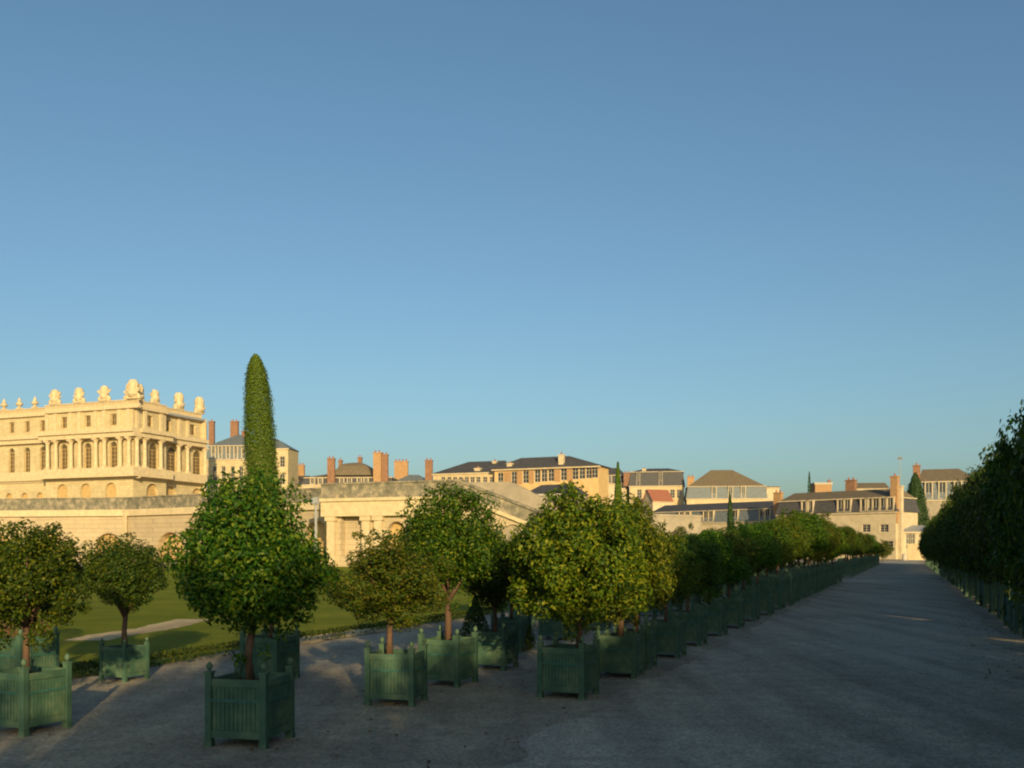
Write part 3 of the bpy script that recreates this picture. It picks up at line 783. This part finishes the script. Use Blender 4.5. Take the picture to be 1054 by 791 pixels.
def parapet(pl, s0, s1, z0, z1, parent, y0=-.35, y1=.35):
    mb = MB(pl); mb.box(s0, s1, y0, y1, z0 + .003, z1 - .2); mb.box(s0, s1, y0 - .15, y1 + .1, z1 - .197, z1)
    q = s0 + 2
    while q < s1 - 1.2:
        mb.box(q, q + .9, y0 - .1, y0 + .05, z0 + .004, z1 - .2); q += 5.5
    return mb.obj('parapet', M['lichen'], parent)
parapet(P3, s338 - .8, .9, ZF, ZTOP, ow)
# side return at its left end, and drainpipe
mb = MB(P3); mb.box(s338 - .02, s338 + .3, -.0, 14.5, 0, ZF); mb.obj('return_wall', M['wallstone'], ow)
mb = MB(P3); mb.tube([(s338 - 1.0, -1.1, 0), (s338 - 1.0, -1.1, ZF - .3)], [.16, .16], 8); mb.box(s338 - 1.4, s338 - .6, -1.45, -.9, ZF - .6, ZF + .15); mb.obj('drainpipe', M['lead'], ow)
# set back stretch px 132..338
def plane2(pxa, Ya, pxb, Yb):
    a_, b_ = at(pxa, Ya), at(pxb, Yb); ang = math.atan2(b_[1] - a_[1], b_[0] - a_[0])
    return Plane(a_[0], a_[1], ang), math.hypot(b_[0] - a_[0], b_[1] - a_[1])
P2, L2 = plane2(132, 141, 345, 118)
ar2 = [arch_at(P2, 175, 31, 548), arch_at(P2, 222, 28, 546), arch_at(P2, 268, 27, 543), arch_at(P2, 326, 26, 536)]
mb = MB(P2); mb.wall(0, L2, 0, ZF - .9, ar2, .9); mb.obj('wall', M['wallstone'], ow)
for o in ar2: arch_fill(P2, o, .9, ow)
mb = MB(P2); mb.box(-.1, L2, -.45, .0, ZF - .9, ZF); mb.obj('entablature', M['trim'], ow)
parapet(P2, -.2, L2, ZF, ZTOP, ow)
P1, L1 = plane2(-170, 150, 132, 141)
ar1 = [arch_at(P1, p, 27, 549) for p in (-60, -2, 52, 111.5)]
mb = MB(P1); mb.wall(0, L1, 0, ZF - .9, ar1, .9); mb.obj('wall', M['wallstone'], ow)
for o in ar1: arch_fill(P1, o, .9, ow)
mb = MB(P1); mb.box(0, L1, -.45, .0, ZF - .9, ZF); mb.obj('entablature', M['trim'], ow)
parapet(P1, 0, L1 + .2, ZF, ZTOP, ow)
mb = MB(P2); mb.box(-.35, .35, -.7, -.46, 0, ZF - .05); mb.obj('corner_pilaster', M['trim'], ow)
# staircase flank descending to the right
PS, LS = plane2(470, 106, 700, 98)
sf = thing('stair_flank_wall', 'sloping stone flank of the great staircase descending to the right behind the trees', 'wall', (*PS.w(0), 0))
ztL, ztR = ZTOP + .1, .4
o = arch_at(PS, 527.5, 19, 540); o = (o[0], o[1], .4, o[3], True)
ztop = lambda s: ztL + (ztR - ztL) * (s / LS)
mb = MB(PS); 
def sl_wall(mb, s0, s1, zlow, drop):
    n_ = max(1, int((s1 - s0) / 1.0))
    for k in range(n_):
        a_, b_ = s0 + (s1 - s0) * k / n_, s0 + (s1 - s0) * (k + 1) / n_
        mb.poly([(a_, 0, zlow), (b_, 0, zlow), (b_, 0, max(zlow, ztop(b_) - drop)), (a_, 0, max(zlow, ztop(a_) - drop))])
sl_wall(mb, .0, o[0], 0, 2.0); sl_wall(mb, o[1], LS, 0, 2.0)
mb.wall(o[0], o[1], 0, o[3] + .02, [o], .9)
sl_wall(mb, o[0], o[1], o[3] + .02, 2.0)
mb.obj('wall', M['wallstone'], sf)
arch_fill(PS, o, .9, sf)
def sl_box(mb, y0, y1, d0, d1, s0=0, s1=None):
    s1 = LS if s1 is None else s1; i = []
    for s__ in (s0, s1):
        for y_ in (y0, y1):
            for d in (d0, d1): i.append(mb.add((s__, y_, ztop(s__) - d)))
    for q in ((0, 1, 3, 2), (4, 6, 7, 5), (0, 4, 5, 1), (2, 3, 7, 6), (0, 2, 6, 4), (1, 5, 7, 3)): mb.f.append([i[k] for k in q])
mb = MB(PS); sl_box(mb, -.4, .3, 2.0, 1.6); mb.obj('string_course', M['trim'], sf)
mb = MB(PS); sl_box(mb, -.25, .35, 1.597, .2); sl_box(mb, -.45, .5, .197, 0); mb.obj('parapet', M['lichen'], sf)
mb = MB(PS)
ns = 60
for k in range(ns):
    a_, b_ = LS * k / ns, LS * (k + 1) / ns; z_ = max(.05, ztop(b_) - 1.6)
    mb.box(a_, b_, .36, 12.0, 0, z_)
mb.obj('steps', M['oldwall'], sf)
P4, L4 = plane2(470, 120, 665, 112)
mb = MB(P4)
zt2 = lambda s: (ZTOP + .6) + (1.2 - ZTOP) * max(0, (s - L4 * .30) / (L4 * .70))
mb_ = []
for k in range(24):
    a_, b_ = L4 * k / 24, L4 * (k + 1) / 24
    i = [mb.add(q) for q in ((a_, 0, 0), (b_, 0, 0), (b_, 0, zt2(b_)), (a_, 0, zt2(a_)), (a_, .8, 0), (b_, .8, 0), (b_, .8, zt2(b_)), (a_, .8, zt2(a_)))]
    for q in ((0, 1, 2, 3), (3, 2, 6, 7), (4, 7, 6, 5)): mb.f.append([i[j] for j in q])
    if k == 0: mb.f.append([i[0], i[3], i[7], i[4]])
    if k == 23: mb.f.append([i[1], i[5], i[6], i[2]])
tag(mb.obj('stair_side_wall', M['oldwall']), 'far weathered side wall of the staircase rising behind the sloping parapet', 'wall')
# terrace top behind the walls
mb = MB()
tp = [P1.w(0, 1.6), P1.w(L1, 1.6), P2.w(L2 - .5, 14), P3.w(s338 + .4, 1.6), P3.w(0, 1.6), at(560, 135), at(600, 400), at(-400, 400)]
zt_ = ZF - .1
mb.poly([(*q, zt_) for q in tp]); n_ = len(tp)
for k in range(n_):
    a_, b_ = tp[k], tp[(k + 1) % n_]; mb.poly([(*a_, 0), (*b_, 0), (*b_, zt_), (*a_, zt_)])
tag(mb.obj('terrace', M['oldwall']), kind='structure')
# low wall near the foot of the stairs
PW, LW = plane2(640, 128, 722, 136)
mb = MB(PW); mb.box(0, LW, 0, .6, 0, PW.z(650, 531)); mb.box(-.1, LW + .1, -.1, .7, PW.z(650, 531) + .003, PW.z(650, 531) + .3)
tag(mb.obj('rubble_wall', M['oldwall']), 'rough grey garden wall between the stairs and the long roofed building', 'wall')

# ------------------------------------------------------------------ town houses
def chimney(pl, px, py, wpx, y, zb, parent, m='brick', pots=True, dep=1.0):
    q = pl.off(y); s_ = q.s(px, py); z1 = q.z(px, py)
    Y = q.y + s_ * q.t[1]; w_ = wpx * Y / 1025 / max(.4, abs(math.cos(q.a)))
    mb = MB(q); mb.box(s_ - w_ / 2, s_ + w_ / 2, -dep / 2, dep / 2, zb, z1 - .5)
    mb.box(s_ - w_ / 2 - .12, s_ + w_ / 2 + .12, -dep / 2 - .12, dep / 2 + .12, z1 - .5, z1 - .25)
    o = mb.obj('chimney', M[m], parent)
    if pots:
        mb = MB(q); n_ = max(1, int(w_ / .8))
        for k in range(n_):
            mb.lathe(s_ - w_ / 2 + w_ * (k + .5) / n_, 0, [(.2, z1 - .247), (.16, z1 + .25), (.19, z1 + .3)], 8)
        mb.obj('chimney_pot', M['redtile'], o)
    return o
def house(name, label, px0, px1, Y0, ang, eave, ridge, depth=11, roof='hip', brk=None, wm='plaster', rm='slate', wins=(), dorm=(), chim=(), cat='building',
          inset=None, cornice='pale', group=None, winm='white', over=.35, base=0.0, lm=None, dormw=.8, dormm='pale'):
    x0, y0 = at(px0, Y0); pl = Plane(x0, y0, ang); L = pl.s(px1)
    t = thing(name, label, cat, (x0, y0, base), group=group)
    ze = pl.z(px0, eave) if eave > 60 else eave
    zr = pl.z((px0 + px1) / 2, ridge) if ridge > 60 else ridge
    if roof != 'flat':
        zr_ = EYE + ray((px0 + px1) / 2, ridge)[1] * (y0 + pl.t[1] * L / 2 + depth / 2) if ridge > 60 else ridge
        zr = zr_
    ops = []
    for (p, a_, b_, w_) in wins:
        s_ = pl.s(p); ops.append((s_ - w_ / 2, s_ + w_ / 2, pl.z(p, b_), pl.z(p, a_)))
    mb = MB(pl); mb.wall(0, L, base, ze, ops, .3)
    mb.poly([(0, 0, base), (0, depth, base), (0, depth, ze), (0, 0, ze)]); mb.poly([(L, 0, base), (L, depth, base), (L, depth, ze), (L, 0, ze)])
    mb.poly([(0, depth, base), (L, depth, base), (L, depth, ze), (0, depth, ze)])
    if roof == 'gable':
        mb.poly([(0, 0, ze), (0, depth, ze), (0, depth / 2, zr - .05)]); mb.poly([(L, 0, ze), (L, depth, ze), (L, depth / 2, zr - .05)])
    mb.obj('wall', M[wm], t)
    for o in ops: window(pl, *o, .28, t, False, (2, 3), .12, winm)
    mb = MB(pl); mb.box(-over * .7, L + over * .7, -over * .8, .0, ze - .35, ze - .003); mb.obj('cornice', M[cornice], t)
    r = MB(pl); lo = None
    if roof == 'hip' or roof == 'mansard':
        a0, b0 = -over, L + over; c0, d0 = -over, depth + over; z0 = ze
        if roof == 'mansard':
            zb = pl.z(px0, brk) if brk > 60 else brk
            i_ = .7
            lo = MB(pl)
            q = [(a0, c0, z0), (b0, c0, z0), (b0, d0, z0), (a0, d0, z0)]; q2 = [(a0 + i_, c0 + i_, zb), (b0 - i_, c0 + i_, zb), (b0 - i_, d0 - i_, zb), (a0 + i_, d0 - i_, zb)]
            for k in range(4): lo.poly([q[k], q[(k + 1) % 4], q2[(k + 1) % 4], q2[k]])
            lo.poly(q[::-1])
            lo = lo.obj('mansard_slope', M[lm or rm], t)
            ed = MB(pl); ed.box(a0 + i_ - .25, b0 - i_ + .25, c0 + i_ - .3, d0 - i_ + .3, zb + .003, zb + .22); ed.obj('roof_edge', M['pale'], t)
            a0, b0, c0, d0, z0 = a0 + i_, b0 - i_, c0 + i_, d0 - i_, zb + .223
        ins = inset if inset is not None else (d0 - c0) / 2
        m_ = (c0 + d0) / 2
        q = [(a0, c0, z0), (b0, c0, z0), (b0, d0, z0), (a0, d0, z0)]
        i0_, i1_ = (ins if isinstance(ins, tuple) else (ins, ins))
        e0, e1 = (a0 + i0_, m_, zr), (b0 - i1_, m_, zr)
        r.poly([q[0], q[1], e1, e0]); r.poly([q[2], q[3], e0, e1]); r.poly([q[1], q[2], e1]); r.poly([q[3], q[0], e0]); r.poly(q[::-1])
    elif roof == 'gable':
        th = .25
        for (ya, za, yb, zb_) in ((-over, ze - .1, depth / 2, zr), (depth + over, ze - .1, depth / 2, zr)):
            r.poly([(-over, ya, za), (L + over, ya, za), (L + over, yb, zb_), (-over, yb, zb_)])
            r.poly([(-over, ya, za + th), (L + over, ya, za + th), (L + over, yb, zb_ + th), (-over, yb, zb_ + th)])
            for e_ in (-over, L + over): r.poly([(e_, ya, za), (e_, ya, za + th), (e_, yb, zb_ + th), (e_, yb, zb_)])
            r.poly([(-over, ya, za), (L + over, ya, za), (L + over, ya, za + th), (-over, ya, za + th)])
    else:
        r.box(-over, L + over, -over, depth + over, ze, ze + .4)
    ro = r.obj('roof', M[rm], t)
    zb_d = (pl.z(px0, brk) if brk and brk > 60 else brk)
    for p in dorm:
        w2 = dormw / 2
        s_ = pl.s(p); za, zc = ze + .15, (zb_d - .05 if zb_d else ze + 1.9)
        d = MB(pl); d.box(s_ - w2 - .28, s_ + w2 + .28, -.32, 1.2, za - .1, za + .1)
        d.box(s_ - w2 - .25, s_ - w2, -.3, 1.2, za + .1, zc); d.box(s_ + w2, s_ + w2 + .25, -.3, 1.2, za + .1, zc)
        d.box(s_ - w2 - .35, s_ + w2 + .35, -.42, 1.4, zc + .002, zc + .22)
        do = d.obj('dormer', M[dormm], t)
        g_ = MB(pl); g_.poly([(s_ - w2, -.05, za + .1), (s_ + w2, -.05, za + .1), (s_ + w2, -.05, zc), (s_ - w2, -.05, zc)]); g_.obj('pane', M['glass'], do)
        g_ = MB(pl); g_.box(s_ - .05, s_ + .05, -.12, -.055, za + .1, zc); g_.obj('window_bar', M['white'], do)
    for c_ in chim:
        chimney(pl, c_[0], c_[1], c_[2], c_[3] if len(c_) > 3 else depth * .5, ze, t, *(c_[4:5] or ('brick',)))
    return t, pl, L, ze, zr

house('chateau_wing', 'slate roofed chateau wing with round dormers squeezed between the palace and the tall cypress', 213, 262, 262, R(-2), 473, 447, 14, 'mansard', brk=459.5,
      wm='stone', rm='slateblue', wins=[(p, 480, 496, 1.1) for p in (221, 230, 239.5, 248, 257)], dorm=(220, 227, 235, 243, 251), chim=[(218, 433, 5.5, 5), (241.5, 433, 8, 7), (252, 443, 6, 9)],
      inset=6, dormw=.7)
house('chateau_pavilion', 'narrow tall stone pavilion with small slate roof just right of the tall cypress', 256, 296.5, 262, R(-5), 462, 452, 9, 'hip', wm='stone', rm='slateblue',
      wins=[(290.5, 470, 481, 1.4), (290.5, 488, 499, 1.4)])
house('brick_house', 'small house with wide orange brick chimney beyond the wall right of the pavilion', 298, 316, 275, R(-5), 500, 490, 9, 'hip', rm='slate', wm='pale', chim=[(306, 478, 15, 5, 'yellowbrick')])
t, pl, L, ze, zr = house('domed_house', 'grey roofed mansion with swelling centre roof and dormers above the orangery wall', 312, 404, 250, R(-4), 499, 487.5, 14, 'mansard', brk=492.5, wm='pale', rm='tile', lm='slate',
      dorm=(322, 330, 352, 360, 370, 377), chim=[(341, 471, 7.5, -1.2), (350.5, 473, 3.5, 8), (370.5, 470, 4, 9), (388.5, 465, 8, -1.5, 'yellowbrick'), (396, 467, 7, -.6, 'brick')], inset=5)
mb = MB(pl); sc_ = pl.s(361); zz = pl.z(361, 489)
mb.lathe(sc_, 6, [(7.0, zz), (6.2, zz + 1.3), (4.9, zz + 2.5), (3.3, zz + 3.2), (1.0, zz + 3.5)], 4, math.pi / 4); mb.obj('centre_roof', M['tile'], t)
house('slate_house', 'low slate roofed house with an ochre brick stack beyond the orangery wall', 400, 446, 255, R(-4), 499, 489, 9, 'hip', rm='slateblue', wm='pale',
      chim=[(413, 474, 14, 5, 'yellowbrick'), (441.5, 473, 7.5, 0, 'brick')])
house('cream_house', 'long low cream house with dark hipped slate roof left of the ochre brick barracks', 446, 513, 240, R(-22), 488, 475.5, 12, 'hip', rm='slate', wm='plaster', cornice='pale',
      wins=[(p, 491, 499, 1.2) for p in (456, 462, 468, 474, 480, 486, 492, 499, 506)], inset=(7, 1), chim=[(492, 481, 6, 1.0, 'pale'), (509.5, 474, 4, 5, 'pale')])
tb, plb, Lb, zeb, zrb = house('brick_barracks', 'ochre brick and stone building with tall windows and long dark slate roof', 509, 616, 232, R(-24), 483.5, 470.5, 7, 'hip', rm='slate', wm='ochre', cornice='pale',
      wins=[(p, 487 - (p - 509) * .075, 500 - (p - 509) * .075, 1.5) for p in (515, 529, 541, 553, 560, 567, 580, 592, 599, 606, 612)], inset=(6, 9), over=.8,
      chim=[(525, 476, 5, .6, 'pale'), (578, 467, 5, .6, 'pale')])
for pa, pb in ((519, 526), (532, 537.5), (544.5, 549.5), (570.5, 576.5), (583.5, 589.5)):
    mb = MB(plb); mb.box(plb.s(pa), plb.s(pb), -.08, .0, plb.z(pa, 500.5 - (pa - 509) * .075), plb.z(pa, 487 - (pa - 509) * .075)); mb.obj('brick_panel', M['yellowbrick'], tb)
t, pl, L, ze, zr = house('lean_to', 'low grey roofed shed with white eaves below the ochre brick barracks', 541, 590, 190, R(-24), 509, 499, 8, 'hip', rm='slate', wm='oldwall', cornice='white', inset=2)
house('small_slate_house', 'small house with dark slate roof between the barracks and the thin cypress', 612, 645, 345, R(-12), 498, 482, 10, 'mansard', brk=490, rm='slate', wm='pale', dorm=(628,), inset=(3, 3))
house('yellow_house', 'yellow plastered house with dark mansard roof and red brick end chimney', 648, 704, 340, R(-10), 500.5, 482.5, 11, 'mansard', brk=486.5, rm='slate', wm='plaster',
      wins=[(p, 504, 513, 1.6) for p in (658, 666, 675, 692, 699)], dorm=(657, 680), dormm='oldwall', chim=[(645.5, 486, 7, 1.0, 'brick'), (663, 482, 4, 2, 'pale')], inset=5, lm='slate')
t, pl, L, ze, zr = house('red_gabled_annex', 'little pale annex with red tiled gable in front of the yellow house', 672, 692, 325, R(25), 516, 505, 6, 'gable', rm='redtile', wm='pale')
house('hipped_house', 'large house with brown hipped tile roof and blue grey dormer storey', 707, 789, 330, R(-7), 513.5, 484, 15, 'mansard', brk=501.5, rm='tile', lm='slateblue', wm='plaster',
      dorm=(735, 752, 765), chim=[(711, 490, 7, 3, 'yellowbrick')], inset=(8, 10), dormw=1.1)
# long mansard in two blocks
def long_block(name, label, pxa, pxb, Yb, z_e, z_b, z_r, **kw):
    ang = R(-47); xb, yb = at(pxb, Yb); pr = Plane(xb, yb, ang); s_ = pr.s(pxa); x0, y0 = pr.w(s_)
    return house(name, label, pxa, pxb, y0, ang, z_e, z_r, 10, 'mansard', brk=z_b, **kw)
lp = [831.5]
t, pl, L, ze, zr = long_block('mansard_house', 'cream house with long grey mansard roof and many white dormers facing the path end', 800, 922, 205, 9.9, 12.75, 14.9, wm='pale', rm='tile', lm='slate',
      dorm=(829, 834, 866, 872.5, 890, 895, 902, 910, 916.5), wins=[(891.5, 540, 548, 1.9), (910, 540, 548, 1.9), (914, 557, 566, 2.2), (838, 546, 552, 1.6), (822, 547, 552, 1.6)], chim=[(876, 493, 7, 6), (801, 506, 6, 3, 'yellowbrick')],
      inset=1.0, dormw=1.3, winm='white')
chimney(pl, 921, 489, 5, .6, 7.5, t, 'yellowbrick', True, 1.0)
chimney(pl, 926.5, 499, 3.5, 1.4, 0, t, 'pale', False, 1.0)
an = MB(pl); s_ = pl.s(917); an.tube([(s_, 4, 13), (s_, 4, 21.5)], [.09, .06], 6); an.box(s_ - .5, s_ + .5, 3.9, 4.1, 20.9, 21.4); an.obj('antenna_mast', M['lead'], t)
long_block('long_roofed_house', 'low house under a long plain slate roof running behind the trees to the left', 668, 797, 236, 8.9, 11.7, 13.9, wm='pale', rm='slate', lm='slateblue',
      dorm=(702, 708, 727, 732, 757, 785, 790), inset=1.0, dormw=1.3)
house('far_pale_house', 'distant low pale block seen over the long roof right of the little conifer', 839, 856, 360, R(-5), 498, 496, 8, 'flat', wm='yellowbrick', rm='lead', chim=[(853.5, 494, 3, 3)])
house('far_gabled_house', 'distant pale gabled house seen over the right end of the long roof', 880, 914, 340, R(-5), 503, 498, 9, 'gable', wm='pale', rm='tile')
house('far_cream_house', 'distant cream house peeping over the roof beside the hipped house', 789, 802, 370, R(-5), 502, 499, 9, 'flat', wm='pale', rm='tile')
house('brown_roofed_house', 'dark house with brown mansard roof and tall brick chimney beyond the broad conifer', 944, 1010, 235, R(-20), 515, 483, 12, 'mansard', brk=497, rm='tile', lm='slateblue', wm='oldwall',
      dorm=(956, 970, 986), chim=[(943.5, 478, 6.5, 1, 'brick')], inset=(1, 4), dormw=1.3)
house('gatehouse', 'small one storey cream house with paired tall windows closing the path', 926, 966, 206, R(-8), 547.5, 541, 9, 'hip', rm='lead', wm='pale', wins=[(935.2, 549.5, 565, 1.0), (939.2, 549.5, 565, 1.0), (950, 549.5, 562, 1.0)], inset=2,
      cornice='pale')
PG, LG = plane2(934, 190, 975, 188)
mb = MB(PG); mb.box(0, LG, 0, .5, 0, PG.z(940, 561.5)); mb.box(-.1, LG + .1, -.1, .6, PG.z(940, 561.5) + .003, PG.z(940, 561.5) + .25)
tag(mb.obj('courtyard_wall', M['plaster']), 'low yellow plastered wall closing the far end of the path', 'wall')
x, y = at(931, 186)
bn = MB(); bn.lathe(x, y, [(.38, 0), (.42, .1), (.45, .95), (.48, 1.0), (.3, 1.2), (.08, 1.28)], 12)
tag(bn.obj('litter_bin', M['white']), 'tiny white bin standing by the doorway at the far end of the path', 'bin')
# far tree masses that close the horizon
def blob_tree(px, Y, top_py, wpx, kind, label):
    x, y = at(px, Y); top = zat(px, top_py, Y); wd = wpx * Y / 1025
    tree(x, y, 0, top, top * .12, wd, kind, label, None, cat='tree', name='broad_tree')
blob_tree(908, 160, 556, 22, 'R', 'round bronze tinted bush by the house at the far left end of the path')
blob_tree(560, 110, 535, 50, 'B', 'dark broad tree at the foot of the staircase behind the orange trees')
blob_tree(690, 105, 552, 60, 'B', 'dark broad tree before the rubble wall behind the orange trees')
blob_tree(985, 200, 528, 40, 'B', 'dark round tree beside the gatehouse, right of the path')
blob_tree(1030, 200, 520, 60, 'BIG', 'large dark tree beyond the right row of trees')

# loose stones and fallen leaves
rg = random.Random(77); mb = MB()
for i in range(9000):
    d = 6.5 + 14 * rg.random() ** 1.5; px = rg.uniform(-40, 1090); k = ray(px, 650)[0]; x, y = k * d, d
    r = rg.uniform(.004, .014); a_ = rg.uniform(0, 6.28)
    i0 = len(mb.v)
    for k_ in range(5): mb.v.append((x + r * 1.2 * math.cos(a_ + k_ * 1.257), y + r * math.sin(a_ + k_ * 1.257), .004))
    mb.v.append((x, y, .004 + r * .45))
    for k_ in range(5): mb.f.append([i0 + k_, i0 + (k_ + 1) % 5, i0 + 5])
tag(mb.obj('loose_gravel', M['gravel']), kind='stuff')
mb = MB()
for i in range(900):
    lat = rg.choice([rg.uniform(-6.8, -3.2), rg.uniform(1.0, 2.2), rg.uniform(-9, -3)]); a_ = rg.uniform(7, 30); x, y = row(lat, a_)
    leaf(mb, Vector((x, y, .02)), Vector((rg.uniform(-.5, .5), rg.uniform(-.5, .5), 1)), rg.uniform(.03, .07), rg)
tag(mb.obj('fallen_leaves', M['brown']), kind='stuff')
for o in bpy.data.objects:
    for k in ('_wx', '_wy', '_wz'):
        if k in o: del o[k]
